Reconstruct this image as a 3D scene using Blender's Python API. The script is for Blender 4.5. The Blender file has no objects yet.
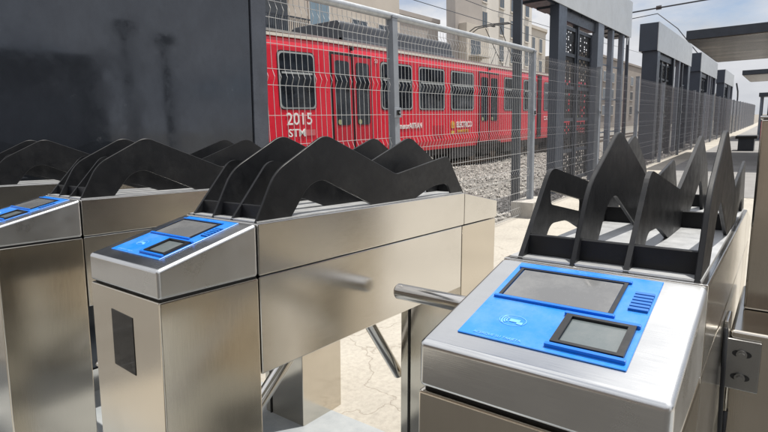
import bpy, bmesh, math, random
from mathutils import Matrix, Vector
R = math.radians
rnd = random.Random(7)
scene = bpy.context.scene
C = scene.collection
H = 1.231                                   # eye height above the platform
SC = 0.38                                   # turnstile drawing unit -> metres

# ------------------------------------------------------------------ helpers
def link(name, data, parent=None, mat=None):
    o = bpy.data.objects.new(name, data)
    C.objects.link(o)
    if parent: o.parent = parent
    if mat and data: data.materials.append(mat)
    return o

def tag(o, label=None, cat=None, group=None, kind=None):
    if label: o['label'] = label
    if cat: o['category'] = cat
    if group: o['group'] = group
    if kind: o['kind'] = kind
    return o

def empty(name, loc=(0, 0, 0), mw=None):
    o = link(name, None)
    o.empty_display_size = 0.1
    if mw is not None: o.matrix_world = mw @ Matrix.Translation(Vector(loc))
    else: o.location = loc
    return o

class MB:
    def __init__(s, k=1.0):
        s.v = []; s.f = []; s.k = k
    def add(s, vs, fs):
        n = len(s.v)
        s.v += [Vector(p) * s.k for p in vs]
        s.f += [[i + n for i in f] for f in fs]
        return s
    def box(s, x0, x1, y0, y1, z0, z1):
        vs = [(x, y, z) for x in (x0, x1) for y in (y0, y1) for z in (z0, z1)]
        return s.add(vs, [(0, 1, 3, 2), (4, 6, 7, 5), (0, 4, 5, 1), (2, 3, 7, 6), (0, 2, 6, 4), (1, 5, 7, 3)])
    def prism(s, pts, a, b, axis='y'):
        n = len(pts)
        def P(p, t):
            if axis == 'y': return (p[0], t, p[1])
            if axis == 'x': return (t, p[0], p[1])
            return (p[0], p[1], t)
        vs = [P(p, a) for p in pts] + [P(p, b) for p in pts]
        fs = [list(range(n)), list(range(2 * n - 1, n - 1, -1))]
        fs += [(i, i + n, (i + 1) % n + n, (i + 1) % n) for i in range(n)]
        return s.add(vs, fs)
    def tube(s, pts, r, n=6, cap=True, r2=None):
        pts = [Vector(p) for p in pts]
        rings = []
        m = len(pts)
        for i, p in enumerate(pts):
            d = (pts[min(i + 1, m - 1)] - pts[max(i - 1, 0)]).normalized()
            a = Vector((0, 0, 1)) if abs(d.z) < 0.9 else Vector((1, 0, 0))
            u = d.cross(a).normalized(); w = d.cross(u)
            rr = r if r2 is None else r + (r2 - r) * i / (m - 1)
            rings.append([p + (u * math.cos(2 * math.pi * (j + .5) / n) + w * math.sin(2 * math.pi * (j + .5) / n)) * rr for j in range(n)])
        vs = [q for g in rings for q in g]
        fs = []
        for i in range(m - 1):
            for j in range(n):
                k = (j + 1) % n
                fs.append((i * n + j, i * n + k, (i + 1) * n + k, (i + 1) * n + j))
        if cap:
            fs.append(list(range(n))[::-1]); fs.append([(m - 1) * n + j for j in range(n)])
        return s.add(vs, fs)
    def disc(s, c, ax, r, t, n=16):
        c = Vector(c); ax = Vector(ax).normalized()
        return s.tube([c - ax * t / 2, c + ax * t / 2], r, n)
    def build(s, name, mat=None, parent=None, bevel=0, seg=2, smooth=False):
        me = bpy.data.meshes.new(name)
        me.from_pydata([tuple(p) for p in s.v], [], s.f)
        bm = bmesh.new(); bm.from_mesh(me)
        bmesh.ops.recalc_face_normals(bm, faces=bm.faces)
        if bevel:
            es = [e for e in bm.edges if e.is_manifold and e.calc_face_angle(0) > R(28)]
            bmesh.ops.bevel(bm, geom=es, offset=bevel, segments=seg, profile=0.5, affect='EDGES', clamp_overlap=True)
        bm.to_mesh(me); bm.free()
        if smooth or bevel:
            for p in me.polygons: p.use_smooth = True
            if bevel or smooth == 'auto':
                try: me.set_sharp_from_angle(angle=R(32))
                except Exception: pass
        o = link(name, me, parent, mat)
        if bevel:
            wn_ = o.modifiers.new('flat_shading', 'WEIGHTED_NORMAL'); wn_.weight = 100; wn_.keep_sharp = True
        return o

def rounded(pts, radii, seg=6):
    out = []
    n = len(pts)
    for i in range(n):
        p = Vector(pts[i]); a = Vector(pts[i - 1]); b = Vector(pts[(i + 1) % n])
        r = radii[i] if not isinstance(radii, (int, float)) else radii
        if r <= 0: out.append(tuple(p)); continue
        da = (a - p); db = (b - p)
        t = min(r, da.length * .48, db.length * .48)
        p0 = p + da.normalized() * t; p1 = p + db.normalized() * t
        for j in range(seg + 1):
            q = j / seg
            out.append(tuple(p0 * (1 - q) ** 2 + p * 2 * q * (1 - q) + p1 * q * q))
    return out

# ------------------------------------------------------------------ materials
def newmat(name):
    m = bpy.data.materials.new(name); m.use_nodes = True
    nt = m.node_tree
    return m, nt, nt.nodes['Principled BSDF']

def N(nt, kind, **kw):
    n = nt.nodes.new(kind)
    for k, v in kw.items():
        if k.startswith('in_'): n.inputs[k[3:].replace('_', ' ')].default_value = v
        else: setattr(n, k, v)
    return n

def coords(nt, scale=(1, 1, 1), kind='Object'):
    tc = N(nt, 'ShaderNodeTexCoord'); mp = N(nt, 'ShaderNodeMapping')
    mp.inputs['Scale'].default_value = scale
    nt.links.new(tc.outputs[kind], mp.inputs[0])
    return mp.outputs[0]

def noise(nt, vec, scale, detail=4, rough=.55):
    n = N(nt, 'ShaderNodeTexNoise'); n.inputs['Scale'].default_value = scale
    n.inputs['Detail'].default_value = detail; n.inputs['Roughness'].default_value = rough
    nt.links.new(vec, n.inputs['Vector'])
    return n.outputs['Fac']

def ramp(nt, fac, stops):
    r = N(nt, 'ShaderNodeValToRGB')
    el = r.color_ramp.elements
    while len(el) < len(stops): el.new(.5)
    for e, (p, c) in zip(el, stops):
        e.position = p; e.color = (*c, 1) if len(c) == 3 else c
    nt.links.new(fac, r.inputs[0])
    return r.outputs[0]

def maprange(nt, fac, a, b, c, d):
    r = N(nt, 'ShaderNodeMapRange')
    for i, v in enumerate((a, b, c, d)): r.inputs[i + 1].default_value = v
    nt.links.new(fac, r.inputs[0])
    return r.outputs[0]

def bump(nt, b, h, strength, dist=.01):
    n = N(nt, 'ShaderNodeBump'); n.inputs['Strength'].default_value = strength
    n.inputs['Distance'].default_value = dist
    nt.links.new(h, n.inputs['Height']); nt.links.new(n.outputs[0], b.inputs['Normal'])

def paint(name, col, rough=.45, var=.12, nscale=6, metal=0, bumpy=0, spec=.5, coat=0):
    m, nt, b = newmat(name)
    v = coords(nt)
    f = noise(nt, v, nscale, 6, .65)
    lo = tuple(max(0, c * (1 - var)) for c in col); hi = tuple(min(1, c * (1 + var)) for c in col)
    nt.links.new(ramp(nt, f, [(.3, lo), (.7, hi)]), b.inputs['Base Color'])
    f2 = noise(nt, v, nscale * 3.1, 5, .6)
    nt.links.new(maprange(nt, f2, .3, .7, max(.02, rough - .08), min(1, rough + .1)), b.inputs['Roughness'])
    b.inputs['Metallic'].default_value = metal
    b.inputs['Specular IOR Level'].default_value = spec
    if coat: b.inputs['Coat Weight'].default_value = coat; b.inputs['Coat Roughness'].default_value = .08
    if bumpy: bump(nt, b, noise(nt, v, nscale * 12, 4, .6), bumpy, .002)
    return m

ANROT = 0.0
def steel(name, col=(.72, .705, .675), rough=.15, stretch=(1.5, 60, 60), smudge=.06, aniso=.5, bs=.03):
    m, nt, b = newmat(name)
    b.inputs['Metallic'].default_value = 1
    if aniso:
        tg = N(nt, 'ShaderNodeTangent'); tg.direction_type = 'RADIAL'; tg.axis = 'Z'
        nt.links.new(tg.outputs[0], b.inputs['Tangent'])
        b.inputs['Anisotropic'].default_value = aniso; b.inputs['Anisotropic Rotation'].default_value = ANROT
    grain = noise(nt, coords(nt, tuple(q * 2 for q in stretch)), 9, 3, .6)
    cloud = noise(nt, coords(nt), 3.5, 4, .6)
    lo = tuple(c * .96 for c in col); hi = tuple(min(1, c * 1.035) for c in col)
    mottle = noise(nt, coords(nt, (1.0, 1.0, 1.0)), 3.2, 5, .6)  # broad uneven tone multiplied into the steel colour
    mc = N(nt, 'ShaderNodeMix', data_type='RGBA', blend_type='MULTIPLY'); mc.inputs[0].default_value = 1
    nt.links.new(ramp(nt, grain, [(.25, lo), (.75, hi)]), mc.inputs[6])
    nt.links.new(ramp(nt, mottle, [(.30, (.86, .855, .84)), (.5, (.97, .97, .97)), (.72, (1.0, 1.0, 1.0))]), mc.inputs[7])
    nt.links.new(mc.outputs[2], b.inputs['Base Color'])
    a = maprange(nt, grain, .2, .8, rough - .02, rough + .025)
    c = maprange(nt, cloud, .42, .72, 0, smudge)
    ad = N(nt, 'ShaderNodeMath', operation='ADD'); nt.links.new(a, ad.inputs[0]); nt.links.new(c, ad.inputs[1])
    nt.links.new(ad.outputs[0], b.inputs['Roughness'])
    # slight waviness of sheet metal + brushing
    wav = noise(nt, coords(nt), 1.6, 1, .3)
    mx = N(nt, 'ShaderNodeMath', operation='MULTIPLY_ADD')
    nt.links.new(wav, mx.inputs[0]); mx.inputs[1].default_value = 14.0; nt.links.new(grain, mx.inputs[2])
    bump(nt, b, mx.outputs[0], bs, .002)
    return m

M = {}
M['steel'] = steel('brushed_steel')
M['steel_v'] = steel('brushed_steel_upright', (.65, .605, .53), .12, (60, 60, 1.5))
M['steel_top'] = steel('scuffed_steel', (.64, .645, .645), .17, (60, 1.5, 60), .20, aniso=0)
M['steel_skylit'] = paint('sky_bright_steel', (.46, .47, .48), .45, .16, 9, metal=.55)  # pale diffuse steel, sky brightness of the beam top put into the colour
M['chrome'] = steel('polished_tube', (.6, .58, .55), .12, (60, 2, 60), .05, aniso=0)
M['black'] = paint('black_powder_coat', (.008, .0085, .010), .44, .25, 14, bumpy=.05, spec=.3)
M['blue'] = paint('blue_vinyl', (.008, .185, .66), .30, .05, 8, coat=.3)
def worn(key, dust, lo, hi, amount):
    m = M[key]; nt = m.node_tree; b = nt.nodes['Principled BSDF']
    src = b.inputs['Base Color'].links[0].from_socket
    sm = ramp(nt, noise(nt, coords(nt), 11, 8, .72), [(lo, (0, 0, 0)), (hi, (amount,) * 3)])
    sc_ = ramp(nt, noise(nt, coords(nt, (14, 260, 260)), 3, 3, .6), [(.66, (0, 0, 0)), (.74, (amount * .8,) * 3)])
    ad = N(nt, 'ShaderNodeMix', data_type='RGBA', blend_type='ADD'); ad.inputs[0].default_value = 1
    nt.links.new(sm, ad.inputs[6]); nt.links.new(sc_, ad.inputs[7])
    mx = N(nt, 'ShaderNodeMix', data_type='RGBA', blend_type='MIX')
    nt.links.new(ad.outputs[2], mx.inputs[0]); nt.links.new(src, mx.inputs[6]); mx.inputs[7].default_value = (*dust, 1)
    nt.links.new(mx.outputs[2], b.inputs['Base Color'])
M['blue_rim'] = paint('blue_plastic_rim', (.006, .14, .56), .3, .08, 10)
M['blue_dark'] = paint('blue_speaker_plastic', (.006, .12, .42), .5, .1, 20)
M['screen'] = paint('screen_glass', (.115, .117, .12), .12, .08, 5, spec=.7)
M['reader'] = paint('reader_glass', (.10, .12, .125), .08, .1, 4, spec=.8)
worn('blue', (.30, .42, .62), .46, .72, .28)
worn('screen', (.30, .30, .29), .46, .72, .35)
worn('reader', (.25, .25, .24), .46, .72, .3)
worn('black', (.045, .045, .045), .5, .76, .4)
M['bezel'] = paint('black_plastic', (.012, .012, .013), .35, .15, 20)
M['mark'] = paint('pale_print', (.14, .40, .86), .5, .05, 20)
M['gap'] = paint('dark_gap', (.008, .008, .008), .6, .1)
M['slotglass'] = paint('smoked_acrylic', (.008, .008, .008), .05, .1, spec=.35)
M['galv'] = paint('galvanised_steel', (.40, .42, .44), .42, .15, 18, metal=.6)
M['wire'] = paint('galvanised_wire', (.56, .565, .56), .45, .1, 20, metal=.35)
M['wire_far'] = paint('backlit_wire', (.28, .28, .295), .5, .1, 20, metal=.3)  # darker copy of the wire, its backlit shade put into the colour
M['post'] = paint('grey_fence_paint', (.22, .24, .27), .4, .12, 9)
M['char'] = paint('dark_blue_grey_steel', (.030, .037, .050), .38, .2, 5)
M['navy'] = paint('blue_grey_cladding', (.034, .045, .064), .35, .12, 3)
M['pillar'] = paint('mid_grey_steel', (.13, .15, .185), .4, .12, 5)
M['fascia'] = paint('light_grey_cladding', (.42, .44, .455), .36, .08, 2)
M['red'] = paint('train_red', (.66, .014, .036), .32, .06, 1.5, coat=.25)
M['red_dark'] = paint('train_red_door', (.46, .012, .028), .34, .08, 2)
M['tglass'] = paint('train_window_glass', (.016, .020, .026), .05, .9, 2.6, spec=.45)
M['rubber'] = paint('black_rubber', (.012, .012, .013), .6, .15)
M['wframe'] = paint('pale_window_frame', (.36, .38, .38), .4, .08)
M['white'] = paint('white_lettering', (.78, .76, .74), .5, .04)
M['yellow'] = paint('yellow_lettering', (.62, .42, .06), .5, .06)
M['orange'] = paint('orange_emblem', (.62, .20, .03), .5, .06)
M['sticker'] = paint('greenish_sticker', (.30, .32, .16), .5, .06)
M['roofgrey'] = paint('train_roof_grey', (.035, .039, .048), .4, .15, 3)
M['troof'] = paint('train_roof_sheet', (.24, .235, .23), .6, .15, 2)
M['cream'] = paint('cream_stripe', (.68, .64, .56), .5, .06)
M['under'] = paint('bogie_grey', (.055, .055, .057), .7, .3, 4)
M['rust'] = paint('rail_steel', (.16, .12, .09), .45, .25, 7, metal=.4)
M['insul'] = paint('insulator_brown', (.05, .03, .025), .3, .1)
M['tan'] = paint('beige_render', (.50, .46, .40), .85, .10, .35)
M['taupe'] = paint('taupe_render', (.36, .33, .305), .85, .10, .3)
M['pale'] = paint('pale_render', (.62, .59, .54), .85, .08, .3)
M['brown'] = paint('brown_render', (.27, .24, .215), .85, .12, .3)
M['brick'] = paint('brown_street_wall', (.12, .085, .06), .85, .2, .8)
M['concrete'] = paint('footing_concrete', (.36, .34, .31), .85, .18, 7, bumpy=.3)
M['bglass'] = paint('building_glass', (.04, .055, .07), .12, .3, .6, spec=.8)
M['bglass_sky'] = paint('pale_building_glass', (.16, .24, .30), .1, .15, .6, spec=.8)
M['zinc'] = steel('bracket_zinc', (.36, .36, .355), .3, (30, 30, 30), .1)
M['leaf'] = paint('tree_leaf', (.055, .085, .025), .6, .4, 2)
M['bark'] = paint('tree_bark', (.09, .065, .045), .9, .3, 8)

M['cornerp'] = paint('booth_corner_paint', (.055, .063, .08), .3, .2, 9)
# booth cladding: dark glossy sheet with scuffs
m, nt, b = newmat('booth_cladding')
v = coords(nt)
sc1 = noise(nt, coords(nt, (1, 1, .6)), 9, 9, .75)
nt.links.new(ramp(nt, sc1, [(.40, (.048, .054, .066)), (.66, (.058, .066, .080)), (.74, (.16, .17, .185))]), b.inputs['Base Color'])
nt.links.new(maprange(nt, noise(nt, v, 7, 7, .7), .40, .75, .05, .20), b.inputs['Roughness'])
b.inputs['Specular IOR Level'].default_value = .8
b.inputs['Metallic'].default_value = .6
bump(nt, b, noise(nt, v, 1.3, 1, .3), .12, .02)
M['clad'] = m

# canopy soffit: ribbed metal, brown streaks and shine put into the colour
m, nt, b = newmat('soffit_sheet')
w = N(nt, 'ShaderNodeTexWave'); w.bands_direction = 'X'
w.inputs['Scale'].default_value = 3.2; w.inputs['Distortion'].default_value = .3
nt.links.new(coords(nt), w.inputs['Vector'])
nt.links.new(ramp(nt, noise(nt, coords(nt, (1.2, .35, 1)), 1.8, 6, .65), [(.3, (.04, .036, .033)), (.5, (.15, .135, .12)), (.7, (.36, .33, .29))]), b.inputs['Base Color'])
b.inputs['Metallic'].default_value = .85; b.inputs['Roughness'].default_value = .24
bump(nt, b, w.outputs['Fac'], .5, .02)
M['soffit'] = m

# pavement
m, nt, b = newmat('pale_paving')
v = coords(nt)
n1 = noise(nt, v, .9, 8, .65); n2 = noise(nt, v, 38, 5, .65)
base = ramp(nt, n1, [(.3, (.31, .288, .25)), (.55, (.385, .358, .31)), (.75, (.44, .412, .362))])
sp = ramp(nt, n2, [(.3, (.72, .72, .72)), (.6, (1, 1, 1))])
mx = N(nt, 'ShaderNodeMix', data_type='RGBA', blend_type='MULTIPLY'); mx.inputs[0].default_value = .7
nt.links.new(base, mx.inputs[6]); nt.links.new(sp, mx.inputs[7])
# cracks
vo = N(nt, 'ShaderNodeTexVoronoi', feature='DISTANCE_TO_EDGE'); vo.inputs['Scale'].default_value = 1.7
dn = N(nt, 'ShaderNodeTexNoise'); dn.inputs['Scale'].default_value = 5; dn.inputs['Detail'].default_value = 6
nt.links.new(v, dn.inputs['Vector'])
va = N(nt, 'ShaderNodeVectorMath', operation='MULTIPLY_ADD'); va.inputs[1].default_value = (.35, .35, .35)
nt.links.new(dn.outputs['Color'], va.inputs[0]); nt.links.new(v, va.inputs[2])
nt.links.new(va.outputs[0], vo.inputs['Vector'])
ck = maprange(nt, vo.outputs['Distance'], .002, .012, .55, 1)
mx2 = N(nt, 'ShaderNodeMix', data_type='RGBA', blend_type='MIX')
nt.links.new(ck, mx2.inputs[0]); mx2.inputs[6].default_value = (.19, .16, .125, 1)
nt.links.new(mx.outputs[2], mx2.inputs[7])
nt.links.new(mx2.outputs[2], b.inputs['Base Color']); b.inputs['Roughness'].default_value = .88
hh = N(nt, 'ShaderNodeMath', operation='MULTIPLY_ADD'); nt.links.new(ck, hh.inputs[0]); hh.inputs[1].default_value = 3; nt.links.new(n2, hh.inputs[2])
bump(nt, b, hh.outputs[0], .35, .006)
M['pave'] = m

def ground_mat(name, c0, c1, scale, bscale, bs, bd):
    m, nt, b = newmat(name)
    v = coords(nt)
    nt.links.new(ramp(nt, noise(nt, v, scale, 8, .7), [(.32, c0), (.68, c1)]), b.inputs['Base Color'])
    b.inputs['Roughness'].default_value = .9
    bump(nt, b, noise(nt, v, bscale, 6, .65), bs, bd)
    return m
M['earth'] = ground_mat('dusty_ground', (.15, .135, .115), (.24, .22, .19), .6, 9, .5, .03)
M['ballast'] = ground_mat('ballast_bed', (.10, .095, .088), (.32, .305, .28), 16, 14, 1, .06)
M['platgrey'] = ground_mat('grey_platform', (.17, .165, .16), (.25, .245, .24), 1.4, 30, .3, .004)
M['dark_ground'] = ground_mat('dark_ground', (.038, .036, .033), (.068, .063, .056), 1.1, 60, .5, .004)
M['rampm'] = ground_mat('blue_grey_ramp', (.20, .22, .235), (.34, .355, .36), 2.2, 40, .3, .004)
m, nt, b = newmat('ballast_stone')
oi = N(nt, 'ShaderNodeTexCoord'); 
nn = N(nt, 'ShaderNodeTexNoise'); nn.inputs['Scale'].default_value = 7; nn.inputs['Detail'].default_value = 3
nt.links.new(oi.outputs['Object'], nn.inputs['Vector'])
nt.links.new(ramp(nt, nn.outputs['Fac'], [(.3, (.18, .172, .158)), (.5, (.38, .36, .33)), (.7, (.56, .53, .49))]), b.inputs['Base Color'])
b.inputs['Roughness'].default_value = .9
M['stone'] = m

# ------------------------------------------------------------------ frames
TM = Matrix.Translation((0, 0, H)) @ Matrix((
    (0.99880335, -0.00082068, 0.04889980, 0), (0.00081970, 0.99999966, 0.00004013, 0),
    (-0.04889981, 0, 0.99880369, 0), (0, 0, 0, 1)))      # entrance ramp: falls 2.8 degrees towards the platform

def text_mesh(s, size, name, mat, parent, mtx, align='LEFT', ext=.001, bold=0, sx=1):
    cu = bpy.data.curves.new(name, 'FONT')
    cu.body = s; cu.size = size; cu.extrude = ext; cu.align_x = align; cu.offset = bold
    cu.resolution_u = 3
    tmp = bpy.data.objects.new('tmp', cu); C.objects.link(tmp)
    dg = bpy.context.evaluated_depsgraph_get()
    me = bpy.data.meshes.new_from_object(tmp.evaluated_get(dg))
    bpy.data.objects.remove(tmp); bpy.data.curves.remove(cu)
    me.transform(mtx @ Matrix.Scale(sx, 4, (1, 0, 0)))
    me.materials.clear(); me.name = name
    return link(name, me, parent, mat)

# ------------------------------------------------------------------ the setting
def sheet(name, x0, x1, y0, y1, z, mat):
    o = MB().add([(x0, y0, z), (x1, y0, z), (x1, y1, z), (x0, y1, z)], [(0, 1, 2, 3)]).build(name, mat)
    return tag(o, kind='structure')
sheet('ground', -300, 700, -400, 500, -.42, M['earth'])
tag(MB().box(-14, 90, -16, 2.72, -.41, 0).build('pavement', M['pave']), kind='structure')
sheet('added_dark_ground', -40, -.30, -16, 1.9, .004, M['dark_ground'])  # unseen ground behind the camera, added dark to darken the steel reflections
sheet('platform_grey', 9.3, 90, -16, 2.05, .004, M['platgrey'])  # greyer sheet over the platform, short of a strip along the fence
# ramp slab in the entrance frame
o = MB(SC).box(-.4, 4.2, -6, 8.5, -3.55, -3.03).build('ramp', M['rampm']); o.matrix_world = TM
tag(o, kind='structure')
# ballast bed
def ballast_bed():
    mb = MB(); nx, ny = 230, 52
    vs = []; r2 = random.Random(3)
    for i in range(nx + 1):
        for j in range(ny + 1):
            x = -4 + 64 * (i / nx) ** 1.4; y = 2.74 + 10.5 * j / ny
            vs.append((x, y, -.27 + r2.uniform(-.035, .035) + .05 * math.sin(x * .9 + y * 1.7)))
    fs = [(i * (ny + 1) + j, (i + 1) * (ny + 1) + j, (i + 1) * (ny + 1) + j + 1, i * (ny + 1) + j + 1) for i in range(nx) for j in range(ny)]
    return mb.add(vs, fs).build('track_bed', M['ballast'])
tag(ballast_bed(), kind='structure')
def stones():
    mb = MB(); r2 = random.Random(11)
    for _ in range(16000):
        x = 2.5 + 22 * r2.random() ** 1.5; y = r2.uniform(2.85, 8.9)
        s = r2.uniform(.016, .048)
        z = -.25 + .05 * math.sin(x * .9 + y * 1.7) + r2.uniform(-.01, .03)
        a = r2.random() * 6.28
        vs = []
        for dx, dy, dz in ((1, 0, 0), (0, 1, 0), (-1, 0, 0), (0, -1, 0), (0, 0, .8), (0, 0, -.8)):
            dx += r2.uniform(-.3, .3); dy += r2.uniform(-.3, .3); dz += r2.uniform(-.3, .3)
            vs.append((x + s * (dx * math.cos(a) - dy * math.sin(a)), y + s * (dx * math.sin(a) + dy * math.cos(a)), z + s * dz))
        mb.add(vs, [(0, 1, 4), (1, 2, 4), (2, 3, 4), (3, 0, 4), (1, 0, 5), (2, 1, 5), (3, 2, 5), (0, 3, 5)])
    return mb.build('ballast_stones', M['stone'])
tag(stones(), 'loose pale grey ballast stones covering the track bed behind the mesh fence', 'gravel', kind='stuff')
for y in (8.78, 10.22):
    o = MB().prism([(y - .07, -.24), (y + .07, -.24), (y + .012, -.21), (y + .012, -.13), (y + .036, -.12), (y + .036, -.085), (y - .036, -.085), (y - .036, -.12), (y - .012, -.13), (y - .012, -.21)], -10, 90, 'x').build('track_rail', M['rust'])
    tag(o, ('near' if y < 9 else 'far') + ' steel running rail under the red train', 'rail')

# ------------------------------------------------------------------ turnstiles
W = .606
def fin_profile(mirror):
    outer = [(1.665, -.385), (1.80, -.135), (2.17, .062), (2.86, -.192), (3.54, -.080), (3.80, -.385)]
    inner = [(3.60, -.385), (3.535, -.292), (3.32, -.30), (3.06, -.385), (2.62, -.385), (2.14, -.185), (2.03, -.225), (1.90, -.385)]
    pts = outer + inner
    rad = [0, .08, .065, .03, .055, 0, 0, .05, .08, .04, .04, .09, .05, 0]
    if mirror:
        pts = [(2.7325 * 2 - x, z) for x, z in pts]
    return rounded(pts, rad)

CON_DIR = Vector((.53, 0, .135))
def con_pt(u, y, off=0):                       # point on the sloping console top
    nrm = Vector((-.135, 0, .53)).normalized()
    p = Vector((1.13, y, -.515)) + CON_DIR * u + nrm * off
    return p

def con_slab(mb, u0, u1, y0, y1, h0, h1):
    vs = [con_pt(u, y, h) for u in (u0, u1) for y in (y0, y1) for h in (h0, h1)]
    return mb.add(vs, [(0, 1, 3, 2), (4, 6, 7, 5), (0, 4, 5, 1), (2, 3, 7, 6), (0, 2, 6, 4), (1, 5, 7, 3)])

def holed_plate(loops, y0, y1):
    mb = MB(SC)
    bm = bmesh.new(); es = []
    for lp in loops:
        vs = [bm.verts.new((x, y0, z)) for x, z in lp]
        es += [bm.edges.new((vs[i], vs[(i + 1) % len(vs)])) for i in range(len(vs))]
    bmesh.ops.triangle_fill(bm, use_beauty=True, edges=es)
    r_ = bmesh.ops.extrude_face_region(bm, geom=list(bm.faces))
    for g_ in r_['geom']:
        if isinstance(g_, bmesh.types.BMVert): g_.co.y = y1
    bm.verts.index_update()
    mb.add([tuple(v.co) for v in bm.verts], [[v.index for v in f.verts] for f in bm.faces])
    bm.free()
    return mb

def con_ring(mb, u0, u1, y0, y1, t, h0, h1):
    con_slab(mb, u0, u1, y0, y0 + t, h0, h1); con_slab(mb, u0, u1, y1 - t, y1, h0, h1)
    con_slab(mb, u0, u0 + t * 1.1, y0 + t, y1 - t, h0, h1); con_slab(mb, u1 - t * 1.1, u1, y0 + t, y1 - t, h0, h1)
    return mb

def turnstile(y, label, arms):
    base = Vector((2.7, W / 2, -3.03))
    t = empty('turnstile', (base + Vector((0, y, 0))) * SC, TM)
    tag(t, label, 'turnstile', 'steel tripod turnstiles across the station entrance')
    def B(mb, name, mat, parent=None, **kw):
        mb.v = [p - base * SC for p in mb.v]
        return mb.build(name, mat, parent or t, **kw)
    # front cabinet with its dark slot window
    fc = MB(SC).box(1.13, 1.655, 0, W, -3.03, -.6525)
    fc = B(fc, 'front_cabinet', M['steel_v'], bevel=.004)
    B(MB(SC).prism([(.225, -.762), (.412, -.752), (.412, -1.02), (.225, -1.03)], 1.1275, 1.14, 'x'), 'slot_window', M['slotglass'], fc)
    B(MB(SC).box(1.15, 1.65, .012, W - .012, -.662, -.640), 'seam_gap', M['gap'])
    # console head
    cm = MB(SC).prism([(1.13, -.645), (1.13, -.515), (1.655, -.3813), (1.655, -.645)], 0, W)
    con = B(cm, 'console', M['steel_top'], bevel=.0065, seg=3)
    plate = B(con_slab(MB(SC), .135, .945, .106, .528, .0003, .004), 'reader_panel', M['blue'], t, bevel=.0006, seg=1)
    B(con_slab(MB(SC), .535, .84, .200, .492, .005, .0085), 'screen', M['screen'], plate)
    sf = con_ring(MB(SC), .52, .862, .188, .506, .010, .004, .010); B(sf, 'screen_frame', M['bezel'], plate)
    for u in (.505, .862): B(con_slab(MB(SC), u, u + .021, .18, .515, .0035, .012), 'raised_rim', M['blue_rim'], plate, bevel=.0008)
    for u in (.168, .452): B(con_slab(MB(SC), u, u + .022, .112, .298, .0035, .0145), 'raised_rim', M['blue_rim'], plate, bevel=.0008)
    rf = con_ring(MB(SC), .20, .452, .120, .290, .017, .004, .014); B(rf, 'reader_frame', M['bezel'], plate)
    B(con_slab(MB(SC), .222, .43, .138, .272, .004, .0068), 'reader_window', M['reader'], plate)
    sp = MB(SC)
    for i in range(6):
        u = .605 + i * .031
        con_slab(sp, u, u + .02, .112, .160, .005, .011)
    B(sp, 'speaker_grille', M['blue_dark'], plate)
    # contactless mark: a hand holding a card with three arcs
    nf = MB(SC)
    for k, rr in enumerate((.010, .0165, .023)):
        for a in range(-3, 3):
            a0, a1 = R(a * 16 + 90), R((a + 1) * 16 + 90)
            q = []
            for (rad, ang) in ((rr, a0), (rr + .0035, a0), (rr + .0035, a1), (rr, a1)):
                q.append(con_pt(.318 + rad * math.cos(ang) * 1.85, .417 + rad * math.sin(ang), .0056))
            nf.add(q, [(0, 1, 2, 3)])
    con_slab(nf, .305, .330, .392, .420, .0052, .0056)
    con_slab(nf, .292, .312, .382, .398, .0052, .0056)
    for i in range(-8, 8):
        a0, a1 = R(i * 22.5), R((i + 1) * 22.5)
        q = [con_pt(.318 + rad * math.cos(an) * 1.35, .412 + rad * math.sin(an) * 1.1, .0056) for rad, an in ((.033, a0), (.0345, a0), (.0345, a1), (.033, a1))]
        nf.add(q, [(0, 1, 2, 3)])
    B(nf, 'contactless_mark', M['mark'], plate)
    ex = Vector((0, -1, 0)); ey = CON_DIR.normalized(); ez = ex.cross(ey)
    P = (con_pt(.155, .487, .0054) - base) * SC
    mt = Matrix(((ex.x, ey.x, ez.x, P.x), (ex.y, ey.y, ez.y, P.y), (ex.z, ey.z, ez.z, P.z), (0, 0, 0, 1)))
    text_mesh('ACERQUE SU TARJETA', .0052, 'instruction_text', M['mark'], plate, mt, ext=.0001, sx=.95)
    # bridge
    ub = B(MB(SC).box(1.660, 3.781, 0, W, -.645, -.3813), 'upper_beam', M['steel'], bevel=.003)
    B(MB(SC).box(1.672, 3.77, .02, W - .02, -.3805, -.374), 'beam_top_plate', M['steel_skylit'], ub)
    B(MB(SC).box(1.67, 3.77, .006, W - .006, -.66, -.64), 'seam_gap', M['gap'])
    B(MB(SC).box(1.660, 3.745, 0, W, -1.158, -.6495), 'bridge_panel', M['steel'], bevel=.003)
    B(MB(SC).prism([(3.786, -.645), (3.786, -.384), (4.40, -.494), (4.40, -.645)], 0, W), 'rear_cap', M['steel'], bevel=.003)
    rc = B(MB(SC).box(3.755, 4.37, 0, W, -3.06, -.6505), 'rear_cabinet', M['steel_v'], bevel=.003)
    B(MB(SC).box(3.742, 3.753, W - .10, W - .085, -3.03, -1.16), 'door_seam', M['gap'], rc)
    # tripod
    hub = MB(SC)
    hub.disc((arms['hub'][0], W + .03, arms['hub'][1]), (0, 1, 0), .13, .07, 24)
    hb = B(hub, 'tripod_hub', M['chrome'], smooth='auto')
    for (a, e) in arms['arms']:
        a = Vector(a); e = Vector(e); d = (e - a).normalized()
        B(MB(SC).tube([a, e - d * .02, e - d * .005, e], .05, 16) if False else
          MB(SC).tube([a, e - d * .012], .05, 18).tube([e - d * .012, e], .05, 18, r2=.04), 'tripod_arm', M['chrome'], hb, smooth='auto')
    # fins
    for i, yc in enumerate((.030, .217, .376, .550)):
        if i in (1, 3):
            slot = rounded([(1.915, -.165), (2.335, -.236), (2.335, -.288), (1.935, -.220)], .014, 3)
            B(holed_plate([fin_profile(True), slot] if i == 3 else [fin_profile(True)], yc - .008, yc + .008), 'slotted_fin' if i == 3 else 'fin', M['black'])
        else: B(MB(SC).prism(fin_profile(False), yc - .008, yc + .008), 'fin', M['black'], bevel=.001, seg=1)
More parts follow.
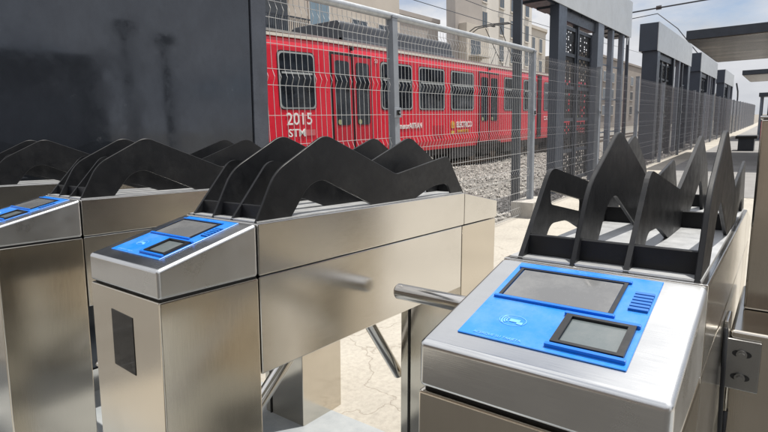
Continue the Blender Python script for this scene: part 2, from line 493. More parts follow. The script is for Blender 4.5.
    for x in (1.745, 2.74, 3.72):
        if x < 2: B(MB(SC).box(x - .012, x + .012, .023, .557, -.382, -.305), 'fin_crossbar', M['black'], bevel=.001, seg=1)
        else: B(MB(SC).box(x - .012, x + .012, .023, .557, -.374, -.30), 'fin_crossbar', M['black'], bevel=.001, seg=1)
    return t

armsA = dict(hub=(2.68, -.93), arms=[((2.68, W + .02, -.93), (2.68, W + 1.17, -.93)), ((2.70, W + .07, -.98), (3.50, W + .09, -1.78)), ((2.66, W + .07, -.98), (1.86, W + .09, -1.78))])
armsB = dict(hub=(2.98, -1.02), arms=[((2.98, W + .02, -1.02), (2.98, W + 1.17, -1.02)), ((3.05, W + .07, -1.05), (3.83, W + .075, -2.13)), ((2.95, W + .07, -1.06), (2.0, W + .09, -1.92))])
turnstile(.127, 'nearest steel turnstile at front right, its sloping top and blue reader panel facing the camera', armsA)
turnstile(2.016, 'middle steel turnstile, whole side in view, with a small dark window in its front', armsB)
turnstile(3.905, 'steel turnstile left of the middle one, blue panel cut by the left picture edge', armsB)
turnstile(5.794, 'farthest steel turnstile beside the dark booth, only its black fins and top edge showing', armsB)

# gate pedestal right of the nearest turnstile
def gate_pedestal():
    t = empty('gate_pedestal', (Vector((3.0, -.3, -3.03))) * SC, TM)
    tag(t, 'square steel gate post on a wider base with bolted bracket, at right picture edge', 'gate post')
    off = Vector((3.0, -.3, -3.03)) * SC
    def B(mb, name, mat, parent=None, **kw):
        mb.v = [p - off for p in mb.v]; return mb.build(name, mat, parent or t, **kw)
    base = B(MB(SC).box(2.56, 3.45, -.72, .107, -3.03, -.765), 'base_housing', M['steel_v'], bevel=.006, seg=3)
    B(MB(SC).box(2.93, 3.42, -.66, .080, -.764, .115), 'post', M['steel_v'], bevel=.004)
    B(MB(SC).box(2.925, 3.425, -.665, .085, .116, .130), 'post_cap', M['steel'], bevel=.002)
    pl = B(MB(SC).box(2.540, 2.556, -.004, .1265, -1.012, -.797), 'bracket_plate', M['zinc'], bevel=.002)
    for z in (-.855, -.955):
        B(MB(SC).prism([(.060 + .022 * math.cos(a) + (.012 if math.cos(a) > 0 else -.012), z + .014 * math.sin(a)) for a in [2 * math.pi * k / 20 + .01 for k in range(20)]], 2.5385, 2.5395, 'x'), 'slot', M['gap'], pl)
        bo = MB(SC).disc((2.533, .060, z), (1, 0, 0), .019, .014, 20).disc((2.522, .060, z), (1, 0, 0), .012, .016, 6)
        B(bo, 'bolt', M['zinc'], pl, smooth='auto')
    B(MB(SC).box(2.45, 2.62, .108, .125, -.90, -.70), 'side_bracket', M['steel'], bevel=.002)
    return t
gate_pedestal()
cab = MB(SC).tube([(2.42, .116, -.72), (2.44, .112, -1.0), (2.47, .108, -1.25), (2.50, .104, -1.32), (2.53, .10, -1.25), (2.545, .098, -1.12)], .009, 8).build('cable', M['black'], smooth=True)
cab.matrix_world = TM
tag(cab, 'thin black cable looping between the nearest turnstile and the gate post', 'cable')

# ------------------------------------------------------------------ dark booth at the left
def booth():
    y0, y1 = 6.6, 12.0
    off = Vector((3.7, 9.0, -3.05)) * SC
    t = empty('booth', off, TM)
    tag(t, 'tall dark blue-grey metal clad booth with scuffed glossy wall, at left', 'booth')
    def B(mb, name, mat, parent=None, **kw):
        mb.v = [p - off for p in mb.v]; return mb.build(name, mat, parent or t, **kw)
    B(MB(SC).box(1.75, 5.40, y0, y1, -3.05, 4.2), 'wall', M['clad'], bevel=.004)
    B(MB(SC).box(5.425, 5.72, y0 - .012, y1, -3.05, 4.2), 'corner_post', M['cornerp'], bevel=.004)
    B(MB(SC).box(5.40, 5.425, y0 + .03, y1, -3.05, 4.2), 'joint', M['gap'])
    B(MB(SC).box(1.5, 6.0, y0 - .3, y1 + .2, 4.2, 4.5), 'roof', M['char'], bevel=.004)
    B(MB(SC).box(1.75, 5.72, y0 - .03, y0 - .013, -3.05, -2.75), 'kick_plate', M['steel'])
booth()

# ------------------------------------------------------------------ mesh fence
FL = 2.608
def mesh_panel_bm(x0, L=2.93, sp=.0535, r=.0019, top=2.03):
    mb = MB()
    bends = [.085, .57, 1.065, 1.545, 1.955]
    n = int(L / sp)
    for i in range(n + 1):
        x = x0 + i * sp + (L - n * sp) / 2
        pts = [(x, FL, .04)]
        for zb in bends:
            pts += [(x, FL, zb - .05), (x, FL - .021, zb), (x, FL, zb + .05)]
        pts.append((x, FL, top + .02))
        mb.tube(pts, r, 4, cap=False)
    zs = [.04]
    for zb in bends: zs += [zb - .05, zb + .05]
    zs += [.33, .82, 1.305, 1.75]
    for z in zs:
        mb.tube([(x0, FL - .005, z), (x0 + L, FL - .005, z)], r * 1.15, 4, cap=False)
    return mb
def fence():
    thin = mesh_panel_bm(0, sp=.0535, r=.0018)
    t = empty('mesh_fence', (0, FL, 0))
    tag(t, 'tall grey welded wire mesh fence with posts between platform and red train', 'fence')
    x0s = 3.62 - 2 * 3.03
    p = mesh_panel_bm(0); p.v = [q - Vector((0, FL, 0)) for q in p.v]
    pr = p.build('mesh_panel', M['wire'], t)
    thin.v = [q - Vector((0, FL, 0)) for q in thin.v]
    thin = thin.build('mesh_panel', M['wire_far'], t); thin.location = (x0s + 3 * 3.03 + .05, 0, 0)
    po = MB().box(-.035, .035, -.035, .035, -.02, 2.07).box(-.05, .05, -.044, -.036, 1.28, 1.36).build('post', M['post'], t, bevel=.003)
    cl = MB().box(-.022, .022, -.052, -.042, 1.30, 1.34).disc((0, -.056, 1.32), (0, 1, 0), .009, .012, 8).build('clamp', M['zinc'], po)
    cap = MB().box(-.04, .04, -.04, .04, 2.07, 2.085).build('post_cap', M['post'], po)
    for k in range(24):
        x = x0s + k * 3.03
        if k == 0: a, b_, c_, d_ = pr, po, cl, cap
        else:
            a = thin if k == 3 else (thin if k > 3 else pr).copy(); b_ = po.copy(); c_ = cl.copy(); d_ = cap.copy()
            for q in ((b_, c_, d_) if k == 3 else (a, b_, c_, d_)): C.objects.link(q)
            a.parent = t; b_.parent = t; c_.parent = b_; d_.parent = b_
        a.location = (x + .05, 0, 0); b_.location = (x, 0, 0)
    MB().tube([(x0s, -.0, 2.085), (6.66, -.0, 2.085)], .03, 14).build('top_rail', M['galv'], t, smooth='auto')
    for x in (6.62, 3.6):
        o = MB().box(x - .30, x + .30, -.17, .13, -.02, .20).build('footing', M['concrete'], t, bevel=.012)
fence()

# ------------------------------------------------------------------ platform gate shelters
def perforated(mb, x0, x1, y, z0, z1, nx, nz, r2):
    dx = (x1 - x0) / nx; dz = (z1 - z0) / nz
    for j in range(nz):
        for i in range(nx):
            hole = r2.random() < (.75 if (i + j) % 2 else .3)
            X0, X1, Z0, Z1 = x0 + i * dx, x0 + (i + 1) * dx, z0 + j * dz, z0 + (j + 1) * dz
            if not hole:
                mb.add([(X0, y, Z0), (X1, y, Z0), (X1, y, Z1), (X0, y, Z1)], [(0, 1, 2, 3)])
                mb.add([(X0, y + .012, Z0), (X1, y + .012, Z0), (X1, y + .012, Z1), (X0, y + .012, Z1)], [(3, 2, 1, 0)])
            else:
                e = dx * .12; g = dz * .14
                fr = [(X0, Z0, X1, Z0 + g), (X0, Z1 - g, X1, Z1), (X0, Z0 + g, X0 + e, Z1 - g), (X1 - e, Z0 + g, X1, Z1 - g)]
                for (a, b_, c_, d_) in fr:
                    mb.box(a, c_, y, y + .012, b_, d_)
    return mb
def shelter_proto(pillars, doors, header):
    t = empty('platform_gate', (0, 0, 0))
    B = lambda mb, n, m_, p=None, **k: mb.build(n, M[m_], p or t, **k)
    zb, zt, D = 3.05, 3.80, .48
    box = B(MB().box(0, 6.7, .006, D, zb, zt), 'canopy_box', 'navy', bevel=.006)
    B(MB().box(.004, 6.696, -.012, .004, zb - .02, zt + .01), 'fascia_panel', 'fascia', box, bevel=.003)
    for i in range(11): B(MB().box(.15 + i * .6, .55 + i * .6, .05, D - .05, zb - .035, zb - .001), 'soffit_trim', 'char', box)
    for (x0, x1, a, b_, mm) in pillars:
        B(MB().box(x0, x1, a, b_, -.02, zb), 'pillar', mm, bevel=.006)
    r2 = random.Random(5)
    for (x0, x1) in doors:
        lf = MB()
        for x in (x0, x1 - .06): lf.box(x, x + .06, .10, .16, .08, zb - .25)
        for z in (.08, .62, 1.18, 1.74, 2.30, zb - .31): lf.box(x0 + .06, x1 - .06, .105, .155, z, z + .06)
        lf = B(lf, 'gate_leaf', 'char')
        for z in (1.24, 1.80, 2.36): B(perforated(MB(), x0 + .06, x1 - .06, .125, z, z + .38 if z > 2 else z + .5, 6, 9, r2), 'perforated_panel', 'black', lf)
        for z in (.14, .68): B(perforated(MB(), x0 + .06, x1 - .06, .125, z, z + .48, 7, 9, r2), 'perforated_panel', 'black', lf)
    for i in range(len(doors) - 1):
        B(MB().box(doors[i][1] + .005, doors[i + 1][0] - .005, .08, .18, -.02, zb - .2), 'center_stile', 'char')
    B(MB().box(header[0], header[1], .06, .2, zb - .2, zb - .002), 'header', 'char')
    for k in range(3): B(MB().box(4.48, 6.66, .10, .13, .9 + k * .7, .93 + k * .7), 'cross_rail', 'pillar')
    return t
SL = ['platform gate nearest the camera, pale fascia cut by the top picture edge, perforated dark doors',
      'second platform gate along the fence with a dark blue box end and pale fascia',
      'third platform gate along the fence, smaller box end just left of the long canopy edge',
      'farthest platform gate along the fence, smallest box with a bent pipe beside it']
proto = shelter_proto(((.27, .33, .0, .12, 'char'), (1.80, 2.19, .0, .15, 'navy'), (4.05, 4.45, .0, .12, 'pillar'),
                       (5.17, 5.32, .02, .12, 'pillar'), (6.07, 6.22, .02, .12, 'pillar')), ((2.22, 3.06), (3.14, 4.0)), (2.195, 4.045))
proto2 = shelter_proto(((.10, .50, .0, .40, 'navy'), (2.86, 3.1, .0, .16, 'char'), (4.0, 4.2, .0, .12, 'pillar'), (4.9, 5.05, .02, .2, 'char'),
                        (6.1, 6.6, .0, .40, 'navy')), ((.56, 1.28), (1.36, 2.08), (2.16, 2.84)), (.505, 2.855))
def copy_tree(o, parent=None):
    c = o.copy(); C.objects.link(c)
    if parent: c.parent = parent
    for ch in list(o.children): copy_tree(ch, c)
    return c
for i, x in enumerate((6.93, 16.85, 26.4, 37.6)):
    o = proto if i == 0 else proto2 if i == 1 else copy_tree(proto2)
    o.location = (x, 3.0, 0)
    tag(o, SL[i], 'gate', 'platform gates along the mesh fence')

# ------------------------------------------------------------------ platform canopies on the right
def canopy(x0, x1, yl, zb, label):
    t = empty('platform_canopy', (x0, -2, 0))
    tag(t, label, 'canopy', 'flat platform canopies')
    B = lambda mb, n, m_, **k: (setattr(mb, 'v', [p - Vector((x0, -2, 0)) for p in mb.v]), mb.build(n, M[m_], t, **k))[1]
    B(MB().box(x0, x1, -5.5, yl, zb + .02, zb + .22), 'roof_slab', 'char', bevel=.006)
    B(MB().box(x0 + .05, x1 - .05, -5.45, yl - .05, zb, zb + .019), 'soffit', 'soffit')
    for x in (x0 + 1.6, x1 - 1.6):
        B(MB().box(x - .09, x + .09, -2.1, -1.92, 0, zb + .01), 'pillar', 'pillar', bevel=.006)
canopy(14.45, 21.3, 1.98, 2.93, 'nearer flat platform canopy with dark edge and shiny ribbed underside')
canopy(29.6, 36.5, 1.70, 2.93, 'farther flat platform canopy, small, beyond the steel gate post')
# kiosk far along the platform
t = empty('ticket_kiosk', (30.5, .55, 0))
tag(t, 'small far kiosk with dark flat roof and thin posts under the farther canopy', 'kiosk')
MB().box(-.9, .9, -.85, .45, 1.95, 2.12).build('roof', M['char'], t)
for x in (-.75, .7):
    for y in (-.7, .3): MB().box(x, x + .09, y, y + .09, 0, 1.95).build('post', M['pillar'], t)
MB().box(-.6, .6, -.6, .25, 0, 1.05).build('counter', M['fascia'], t)
MB().box(-.62, .62, -.62, .27, 1.05, 1.11).build('counter_top', M['char'], t)
MB().box(-.35, .1, -.3, .1, 1.11, 1.7).build('machine', M['char'], t)
# bench
t = empty('platform_bench', (21.5, .95, 0))
tag(t, 'low black box bench standing on the grey platform beyond the fins', 'bench')
MB().box(-.45, .45, -.30, .30, .40, .50).build('seat', M['bezel'], t, bevel=.01)
MB().box(-.36, .36, -.22, .22, 0, .40).build('base', M['char'], t)
# bent pipe at the last gate
o = MB().tube([(45.2, 2.75, 0), (45.2, 2.75, 2.4), (44.9, 2.75, 2.75), (44.7, 2.85, 3.3)], .05, 8).build('drain_pipe', M['char'], smooth='auto')
tag(o, 'bent dark drain pipe at the end of the farthest platform gate', 'pipe')

# ------------------------------------------------------------------ red train
TL = 8.214; TW = 2.55
def train():
    t = empty('light_rail_train', (20, TL + TW / 2, -.085))
    tag(t, 'red light rail train with white number lettering standing behind the mesh fence', 'train')
    off = Vector((20, TL + TW / 2, -.085))
    def B(mb, name, mat, parent=None, **kw):
        mb.v = [p - off for p in mb.v]; return mb.build(name, M[mat] if isinstance(mat, str) else mat, parent or t, **kw)
    zs, zr = .44, 3.15
    # cross section (y, z) from skirt up over the roof edge
    def sec(x, inset):
        a = TL + inset; b_ = TL + TW - inset
        return [(x, a + .03, zs), (x, a, zs + .25), (x, a, 2.86), (x, a + .03, 3.02), (x, a + .16, 3.14), (x, b_ - .16, 3.14), (x, b_ - .03, 3.02), (x, b_, 2.86), (x, b_, zs + .25), (x, b_ - .03, zs)]
    body = MB()
    xs = [(5.2, .42), (6.3, .22), (8.78, .0), (21.6, 0), (30.3, 0)]
    rings = [sec(x, i) for x, i in xs]
    n = 10; vs = [p for r_ in rings for p in r_]; fs = []
    for i in range(len(rings) - 1):
        for j in range(n):
            k = (j + 1) % n
            fs.append((i * n + j, i * n + k, (i + 1) * n + k, (i + 1) * n + j))
    fs += [list(range(n)), [(len(rings) - 1) * n + j for j in range(n)]]
    body.add(vs, fs)
    bd = B(body, 'body', 'red')
    B(MB().box(8.8, 30.3, TL + .006, TL + .06, 3.05, 3.11), 'cant_rail', 'cream')
    B(MB().prism([(5.25, TL + .418), (6.3, TL + .226), (8.8, TL + .004), (8.8, TL + .08), (6.3, TL + .30), (5.25, TL + .5)], 3.05, 3.11, 'z'), 'cant_rail', 'cream')
    B(MB().box(5.6, 30.2, TL + .17, TL + TW - .17, 3.141, 3.19), 'roof', 'troof')
    # side windows
    def inset(x):
        if x >= 8.78: return 0
        if x >= 6.3: return .22 * (8.78 - x) / 2.48
        return .22 + .2 * (6.3 - x) / 1.1
    def window(x0, x1, z0, z1):
        fr = MB(); gl = MB()
        y0 = TL + inset(x0); y1 = TL + inset(x1)
        def quadbox(mb, xa, xb, za, zb, d0, d1):
            f = lambda x: y0 + (y1 - y0) * (x - x0) / (x1 - x0)
            pts = rounded([(xa, za), (xb, za), (xb, zb), (xa, zb)], .11, 4)
            m_ = len(pts)
            vs = [(x, f(x) - d1, z) for x, z in pts] + [(x, f(x) + d0, z) for x, z in pts]
            mb.add(vs, [list(range(m_)), list(range(2 * m_ - 1, m_ - 1, -1))] + [(i, (i + 1) % m_, (i + 1) % m_ + m_, i + m_) for i in range(m_)])
        quadbox(fr, x0 - .04, x1 + .04, z0 - .04, z1 + .04, .01, .008)
        f = B(fr, 'window', 'rubber')
        quadbox(gl, x0 - .02, x1 + .02, z0 - .02, z1 + .02, .01, .012); B(gl, 'window_frame', 'wframe', f)
        gl2 = MB(); quadbox(gl2, x0 + .012, x1 - .012, z0 + .012, z1 - .012, .01, .016); B(gl2, 'pane', 'tglass', f)
        hr = MB(); zz = z0 + (z1 - z0) * .62
        g = lambda x: y0 + (y1 - y0) * (x - x0) / (x1 - x0)
        hr.add([(x0 + .05, g(x0 + .05) - .020, zz), (x1 - .05, g(x1 - .05) - .020, zz), (x1 - .05, g(x1 - .05) - .020, zz + .04), (x0 + .05, g(x0 + .05) - .020, zz + .04)], [(0, 1, 2, 3)])
        B(hr, 'sash_bar', 'wframe', f)
    for a, b_ in ((5.75, 6.9), (7.58, 8.5), (10.9, 12.25), (12.65, 14.0), (14.42, 15.88), (18.3, 19.7), (20.1, 21.4), (22.3, 23.6), (24.0, 25.4), (28.2, 29.7)):
        window(a, b_, 1.62, 2.74)
    # doors
    def door(x0, x1):
        d = B(MB().box(x0 - .05, x1 + .05, TL - .006, TL + .02, .52, 2.86), 'door', 'rubber')
        xm = (x0 + x1) / 2
        for (a, b_) in ((x0, xm - .035), (xm + .035, x1)):
            lf = B(MB().box(a, b_, TL - .022, TL - .005, .55, 2.80), 'door_leaf', 'red_dark', d, bevel=.01)
            pts = rounded([(a + .085, 1.23), (b_ - .085, 1.23), (b_ - .085, 2.68), (a + .085, 2.68)], .09, 4)
            B(MB().prism(pts, TL - .030, TL - .02), 'door_pane', 'tglass', d)
            B(MB().disc(((a + b_) / 2 - .15, TL - .034, 1.30), (0, 1, 0), .06, .006, 14), 'door_sticker', 'sticker', d)
        B(MB().disc((xm, TL - .03, 2.98), (0, 1, 0), .05, .06, 10), 'door_lamp', 'rubber')
        B(MB().box(x0 - .15, x1 + .15, TL - .06, TL + .02, .44, .50), 'door_step', 'rubber', d)
    for a, b_ in ((9.05, 10.45), (16.3, 17.75), (25.9, 27.4)): door(a, b_)
    # panel joints and hatches
    for x in (8.82, 10.72, 16.1, 18.05, 21.9):
        B(MB().box(x - .008, x + .008, TL - .004, TL + .02, .55, 2.9), 'panel_joint', 'red_dark')
    B(MB().box(13.35, 13.95, TL - .008, TL + .01, .78, 1.15), 'hatch', 'red_dark', bevel=.004)
    B(MB().box(21.55, 21.95, TL - .03, TL + .05, .5, 3.0), 'gangway_bellows', 'rubber')
    # lettering on the near side: reads along +x
    def txt(s, size, x, z, mat, name, y=None, bold=.0, sx=1, slope=0):
        yy = (TL + inset(x) if y is None else y) - .012
        ex = Vector((1, slope, 0)).normalized(); ez = Vector((ex.y, -ex.x, 0))
        P = Vector((x, yy, z)) - off
        mt = Matrix(((ex.x, 0, ez.x, P.x), (ex.y, 0, ez.y, P.y), (0, 1, 0, P.z), (0, 0, 0, 1)))
        return text_mesh(s, size, name, M[mat], t, mt, ext=.004, bold=bold, sx=sx)
    sl = -.22 / 2.48
    txt('2015', .36, 7.68, 1.27, 'white', 'fleet_number', bold=.002, sx=1.0, slope=sl)
    txt('STM', .23, 7.72, 1.02, 'white', 'operator_lettering', bold=.003, sx=1.1, slope=sl)
    B(MB().add([(8.19, TL + inset(8.19) - .012, 1.03), (8.46, TL + inset(8.46) - .012, 1.03), (8.46, TL + inset(8.46) - .012, 1.16), (8.19, TL + inset(8.19) - .012, 1.16)], [(0, 1, 2, 3)]), 'operator_mark', paint('faded_mark', (.55, .12, .13), .5))
    txt('menorAlTRAN', .21, 11.62, 1.09, 'white', 'slogan_lettering', bold=.004, sx=.85)
    txt('EL\u00c9CTRICO', .25, 14.72, 1.06, 'white', 'line_lettering', bold=.006, sx=.80)
    txt('TRANSPORTES', .12, 14.74, .90, 'yellow', 'line_lettering', sx=1.0)
    em = MB().disc((14.50, TL - .006, 1.14), (0, 1, 0), .125, .012, 20); em = B(em, 'emblem', 'orange')
    B(MB().disc((14.50, TL - .014, 1.17), (0, 1, 0), .06, .008, 16).box(14.40, 14.60, TL - .018, TL - .012, 1.05, 1.08), 'emblem_mark', 'yellow', em)
    B(MB().box(14.40, 14.58, TL - .012, TL - .004, .86, .96), 'emblem_base', 'yellow', em)
    txt('CDS', .22, 22.3, 1.95 - .75, 'white', 'coach_lettering')
    txt('53', .13, 10.62, 2.72, 'white', 'unit_number')
    # roof equipment
    ac = MB().prism(rounded([(TL + .35, 3.19), (TL + TW - .35, 3.19), (TL + TW - .45, 3.72), (TL + .45, 3.72)], [0, 0, .15, .15]), 9.9, 15.2, 'x')
    ac = B(ac, 'roof_unit', 'roofgrey', bevel=.03)
    B(MB().prism(rounded([(TL + .30, 3.191), (TL + .52, 3.191), (TL + .52, 3.30), (TL + .34, 3.30)], [0, 0, 0, .05]), 9.9, 15.2, 'x'), 'roof_skirt', 'roofgrey')
    # pantograph
    y = TL + TW / 2
    pg = MB()
    pg.box(20.2, 22.2, y - .5, y + .5, 3.19, 3.30)
    for s in (-.35, .35):
        pg.tube([(22.0, y + s, 3.3), (20.9, y + s * .8, 4.05), (20.0, y + s * .9, 4.85)], .016, 6)
        pg.tube([(20.4, y + s, 3.3), (20.9, y + s * .8, 4.05)], .013, 6)
    for dx in (-.14, .14):
        pg.tube([(20.0 + dx, y - .95, 4.80), (20.0 + dx, y - .7, 4.93), (20.0 + dx, y, 4.96), (20.0 + dx, y + .7, 4.93), (20.0 + dx, y + .95, 4.80)], .022, 6)
    pg.box(19.86, 20.14, y - .04, y + .04, 4.88, 4.92)
    B(pg, 'pantograph', 'under')
    # running gear
    un = MB().box(6.2, 30.1, TL + .25, TL + TW - .25, .25, .44)
    for x in (9.8, 12.6, 15.4, 19.4, 24.0, 28.5): un.box(x - .8, x + .8, TL + .12, TL + .8, .08, .438)
    B(un, 'underframe', 'under')
    for xb in (7.4, 17.6, 22.0, 28.0):
        bg = MB().box(xb - 1.15, xb + 1.15, TL + .42, TL + .56, .12, .34).box(xb - .3, xb + .3, TL + .38, TL + .60, .05, .42)
        bg = B(bg, 'bogie', 'under')
        for dx in (-.85, .85):
            for y_ in (8.78, 10.22):
                w = MB().disc((xb + dx, y_, .235), (0, 1, 0), .32, .11, 24)
                B(w, 'wheel', 'rust', bg, smooth='auto')
train()

# ------------------------------------------------------------------ street side on the right (seen mirrored in the booth wall and the steel)
for (x, y, lb) in ((5.15, -4.6, 'slim dark lamp post mirrored in the booth wall, nearer one'), (6.4, -5.4, 'slim dark lamp post mirrored in the booth wall, farther one')):
    t = empty('lamp_post', (x, y, 0)); tag(t, lb, 'lamp post', 'lamp posts on the street side')
    MB().tube([(0, 0, 0), (0, 0, 3.1)], .10, 10, r2=.08).build('pole', M['char'], t, smooth='auto')
    MB().box(-.16, .2, -.14, .14, 3.0, 3.22).build('lamp_head', M['char'], t, bevel=.02)
    MB().box(-.16, .16, -.16, .16, 0, .04).build('base_plate', M['char'], t)
t = empty('street_kiosk', (4.4, -13, 0)); tag(t, 'low dark street kiosk mirrored along the bottom of the booth wall', 'kiosk')
MB().box(-3.4, 3.4, -2, 2, 0, 3.2).build('wall', M['char'], t, bevel=.02)
MB().box(-3.6, 3.6, -2.2, 2.3, 3.2, 3.4).build('roof', M['navy'], t, bevel=.02)
MB().box(-2.6, 2.6, 2.0, 2.03, .9, 2.3).build('shutter', M['pillar'], t)
t = empty('street_building', (-17, -2, 0)); tag(t, 'brown building across the street mirrored in the fronts of the steel turnstiles', 'building')
MB().box(-3, 3, -13, 15, 0, 7.5).build('wall', M['brick'], t)
MB().box(-3.2, 3.2, -13.2, 15.2, 7.5, 7.8).build('parapet', M['taupe'], t)
for k in range(6):
    w_ = MB().box(2.98, 3.06, -11.5 + k * 4.3, -9.3 + k * 4.3, 4.4, 6.0).build('window', M['taupe'], t)
    MB().box(3.061, 3.075, -11.4 + k * 4.3, -9.4 + k * 4.3, 4.5, 5.9).build('pane', M['bglass'], w_)
    MB().box(2.98, 3.05, -11.9 + k * 4.3, -8.9 + k * 4.3, .05, 2.8).build('shop_shutter', M['brown'], t)
# ------------------------------------------------------------------ overhead line
def wire(name, pts, r, label, cat='wire', mat='char'):
    o = MB().tube(pts, r, 6).build(name, M[mat]); return tag(o, label, cat)
wire('contact_wire', [(-8, 9.5, 5.02), (20, 9.5, 4.99), (48, 9.5, 5.02), (90, 9.5, 5.02)], .012, 'lower overhead wire running along the track above the train roof')
wire('messenger_wire', [(-8, 9.5, 6.1), (6, 9.5, 5.7), (20, 9.5, 5.5), (34, 9.5, 5.8), (48, 9.5, 6.2), (90, 9.5, 6.2)], .012, 'upper sagging overhead wire above the train')
t = empty('catenary_pole', (31.4, 7.05, -.27))
tag(t, 'slim dark overhead line pole with a forked top beyond the nearest platform gate', 'pole')
MB().tube([(0, 0, 0), (0, 0, 5.7)], .11, 10, r2=.08).build('shaft', M['char'], t, smooth='auto')
MB().tube([(-.55, -.1, 5.2), (0, 0, 5.68), (.55, .1, 5.2)], .045, 6).build('fork', M['char'], t)
t = empty('span_wire', (29, 6.3, 6.2))
tag(t, 'thick dark span wire with insulator crossing the sky above the platform gates', 'wire')
MB().tube([(.05, .4, .04), (-.15, -1, .06), (-.7, -3.1, .03), (-1.6, -6.5, -.1), (-2.4, -10, .3)], .035, 6).build('cable', M['char'], t)
ins = MB()
for k in range(4): ins.disc((-.20 - .06 * k * .25, -1.05 - .06 * k, .06), (.1, 1, 0), .10, .025, 12)
ins.build('insulator', M['insul'], t)
wire('stay_wire', [(29, 6.4, 5.95), (28.8, 5.2, 6.0), (28.7, 4.3, 5.2), (28.6, 3.3, 3.85)], .02, 'thin stay wire sloping down to the second platform gate')

# ------------------------------------------------------------------ buildings beyond the tracks
def building(name, label, x0, x1, y0, y1, h, mat, wins, balc=(), extra=None, cat='building', roof=True, side=(), skew=0):
    t = empty(name, ((x0 + x1) / 2, (y0 + y1) / 2, -.42))
    tag(t, label, cat)
    off = Vector(((x0 + x1) / 2, (y0 + y1) / 2, -.42))
    def B(mb, nm, mm, parent=None, **kw):
        mb.v = [p - off for p in mb.v]; return mb.build(nm, M[mm], parent or t, **kw)
    sk = (y1 - y0) * skew
    B(MB().prism([(x0, y0), (x1, y0), (x1 + sk, y1), (x0 + sk, y1)], -.42, h, 'z'), 'wall', mat)
    if roof: B(MB().prism([(x0 - .15, y0 - .15), (x1 + .15, y0 - .15), (x1 + .15 + sk, y1 + .15), (x0 - .15 + sk, y1 + .15)], h + .002, h + .35, 'z'), 'parapet', mat)
    for (wx, wz, ww, wh, gm) in wins:
        f = B(MB().box(wx - .08, wx + ww + .08, y0 - .05, y0 + .02, wz - .08, wz + wh + .08), 'window', 'pale' if mat != 'pale' else 'tan')
        g = MB().box(wx, wx + ww / 2 - .03, y0 - .06, y0 - .045, wz, wz + wh).box(wx + ww / 2 + .03, wx + ww, y0 - .06, y0 - .045, wz, wz + wh)
        B(g, 'pane', gm, f)
        B(MB().box(wx - .15, wx + ww + .15, y0 - .16, y0 - .051, wz - .18, wz - .085), 'sill', mat, f)
    for (wy, wz, ww, wh) in side:
        f = B(MB().box(x0 - .05, x0 + .02, wy - .08, wy + ww + .08, wz - .08, wz + wh + .08), 'window', 'pale' if mat != 'pale' else 'tan')
        B(MB().box(x0 - .06, x0 - .045, wy, wy + ww, wz, wz + wh), 'pane', 'bglass', f)
    for (bx, bz, bw, d) in balc:
        s = B(MB().box(bx, bx + bw, y0 - d, y0 - .001, bz, bz + .22), 'balcony', mat)
        rl = MB().box(bx, bx + bw, y0 - d, y0 - d + .05, bz + 1.15, bz + 1.22)
        k = 0
        while k * .14 < bw: rl.box(bx + k * .14, bx + k * .14 + .03, y0 - d + .01, y0 - d + .04, bz + .22, bz + 1.15); k += 1
        B(rl, 'railing', 'char', s)
        B(MB().box(bx + .3, bx + bw - .3, y0 - .04, y0 - .002, bz + .23, bz + 2.4), 'balcony_door', 'bglass', s)
        B(MB().box(bx, bx + bw, y0 - d, y0 - .001, bz + 2.75, bz + 2.9), 'balcony_canopy', mat, s)
    return t
# left: beige block with dark balcony and pale blue window
building('apartment_building', 'beige apartment block behind the train roof at left, with balcony and pale blue window', 14.5, 31.5, 22, 32, 12.5, 'tan',
         [(22.6, 6.2, 1.6, 2.3, 'bglass_sky'), (26.3, 6.0, 1.5, 1.7, 'bglass'), (29.0, 6.0, 1.3, 1.7, 'bglass'), (22.6, 2.4, 1.8, 1.7, 'bglass'), (26.3, 2.4, 1.6, 1.7, 'bglass'), (29, 2.4, 1.4, 1.7, 'bglass')],
         [(16.6, 5.6, 4.6, 1.4), (16.6, 2.4, 4.6, 1.4), (16.6, 8.8, 4.6, 1.4)])
building('low_building', 'low taupe building with flat roof beyond the train, under the blue sky gap', 32.5, 42.5, 25.5, 36, 9.9, 'taupe',
         [(34, 5.6, 1.6, 1.4, 'bglass'), (37, 5.6, 1.6, 1.4, 'bglass')])
building('tall_building', 'tall taupe building with a lighter facade and one dark window beside the pale tower', 43.0, 48.2, 24, 31, 16, 'taupe', [], [], skew=1.5)
# lighter lower facade of the tall building (a projecting bay)
t = building('facade_bay', 'pale beige projecting bay with dark window on the tall taupe building', 43.6, 48.0, 23.2, 23.99, 9.9, 'tan',
         [(44.3, 7.0, 1.9, 1.5, 'bglass'), (44.3, 3.4, 1.9, 1.5, 'bglass')], [(44.0, 4.2, 2.4, 1.0)], cat='building', roof=False)
wn = []
for i in range(4):
    for j in range(7):
        wn.append((49.2 + i * 3.4 + (.6 if i % 2 else 0), 2.0 + j * 2.7, 1.0, 1.7, 'bglass'))
building('apartment_tower', 'pale tall apartment tower with columns of narrow windows behind the pantograph', 48.4, 62.0, 24.5, 34, 22, 'pale', wn, [], skew=1.7)
wn = []
for i in range(2):
    for j in range(4): wn.append((63.4 + i * 2.4, 1.6 + j * 2.6, .9, 1.6, 'bglass'))
building('beige_tower', 'narrow beige apartment block seen between the pillars of the nearest platform gate', 62.3, 68.0, 25.0, 34, 12.0, 'tan', wn, [], skew=2.2)
wn = []
for i in range(8):
    for j in range(3): wn.append((79.5 + i * 4.4, 1.6 + j * 2.5, 1.9, 1.4, 'bglass'))
building('housing_block', 'long grey-brown housing block seen through the fence between the first two gates', 78, 114, 22, 32, 9.9, 'brown', wn, [], side=[(24, 2, 1.6, 1.4), (24, 5, 1.6, 1.4), (28, 2, 1.6, 1.4), (28, 5, 1.6, 1.4)])
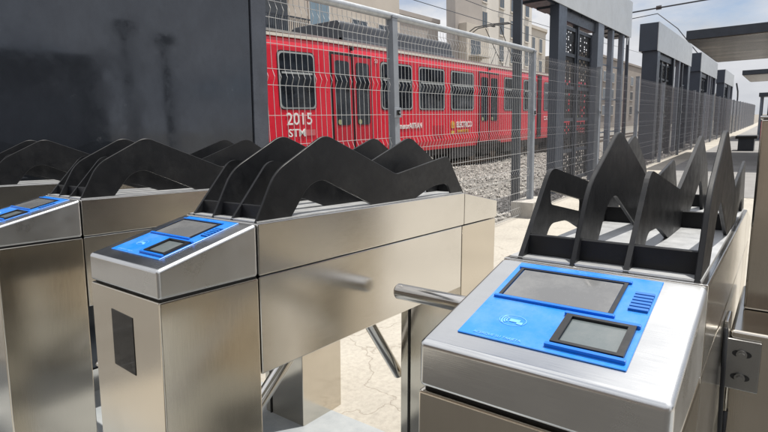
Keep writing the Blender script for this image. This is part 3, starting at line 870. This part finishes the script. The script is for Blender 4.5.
building('far_warehouse', 'long low brown building far behind the end of the fence', 118, 190, 15, 30, 6.2, 'brown', [], [], roof=True)

# ------------------------------------------------------------------ sky, sun, camera
world = bpy.data.worlds.new('World'); scene.world = world; world.use_nodes = True
nt = world.node_tree
bg = nt.nodes['Background']
sky = nt.nodes.new('ShaderNodeTexSky'); sky.sky_type = 'NISHITA'; sky.sun_disc = False
SUN_EL, SUN_AZ = R(69), R(-28)                  # azimuth from +X (ahead along the platform), towards the right
sky.sun_elevation = SUN_EL; sky.sun_rotation = R(90) - SUN_AZ
sky.air_density = 1.0; sky.dust_density = 1.5; sky.ozone_density = 1.0; sky.altitude = 2200
tc = nt.nodes.new('ShaderNodeTexCoord')
mp = nt.nodes.new('ShaderNodeMapping'); mp.inputs['Scale'].default_value = (1, 1, 2.6)
mp.inputs['Location'].default_value = (.35, .1, .2)
nt.links.new(tc.outputs['Generated'], mp.inputs[0])
cn = nt.nodes.new('ShaderNodeTexNoise'); cn.inputs['Scale'].default_value = 2.0; cn.inputs['Detail'].default_value = 9; cn.inputs['Roughness'].default_value = .58
nt.links.new(mp.outputs[0], cn.inputs['Vector'])
cov = ramp(nt, cn.outputs['Fac'], [(.31, (0, 0, 0)), (.48, (1, 1, 1))])
cn2 = nt.nodes.new('ShaderNodeTexNoise'); cn2.inputs['Scale'].default_value = 4.2; cn2.inputs['Detail'].default_value = 8
nt.links.new(mp.outputs[0], cn2.inputs['Vector'])
cc = ramp(nt, cn2.outputs['Fac'], [(.35, (5.4, 5.6, 6.0)), (.65, (8.4, 8.4, 8.6))])
mix = nt.nodes.new('ShaderNodeMix'); mix.data_type = 'RGBA'
nt.links.new(cov, mix.inputs[0]); nt.links.new(sky.outputs[0], mix.inputs[6])
sx = nt.nodes.new('ShaderNodeSeparateXYZ'); nt.links.new(tc.outputs['Generated'], sx.inputs[0])
up = maprange(nt, sx.outputs[2], .25, .85, 1.0, 1.65)
cm_ = nt.nodes.new('ShaderNodeVectorMath'); cm_.operation = 'SCALE'
nt.links.new(cc, cm_.inputs[0]); nt.links.new(up, cm_.inputs['Scale']); nt.links.new(cm_.outputs[0], mix.inputs[7])
nt.links.new(mix.outputs[2], bg.inputs[0]); bg.inputs[1].default_value = .092

sd = bpy.data.lights.new('sun', 'SUN'); sd.energy = 5.0; sd.angle = R(.6); sd.color = (1, .955, .88)
so = link('sun', sd)
dirv = Vector((math.cos(SUN_EL) * math.cos(SUN_AZ), math.cos(SUN_EL) * math.sin(SUN_AZ), math.sin(SUN_EL)))
so.rotation_euler = dirv.to_track_quat('Z', 'Y').to_euler(); so.location = (0, 0, 20)

cam = bpy.data.cameras.new('camera'); co = link('camera', cam)
cam.sensor_width = 36; cam.lens = 525 / 768 * 36; cam.clip_start = .02; cam.clip_end = 3000
co.matrix_world = Matrix.Translation((0, 0, H)) @ Matrix((
    (0.59961582, 0.15551133, -0.78503318, 0), (-0.79975057, 0.08049518, -0.59491139, 0),
    (-0.02932408, 0.98454901, 0.17263646, 0), (0, 0, 0, 1)))
scene.camera = co
vs = scene.view_settings
vs.view_transform = 'Standard'; vs.look = 'None'; vs.gamma = 1; vs.exposure = 0.22; vs.use_curve_mapping = False
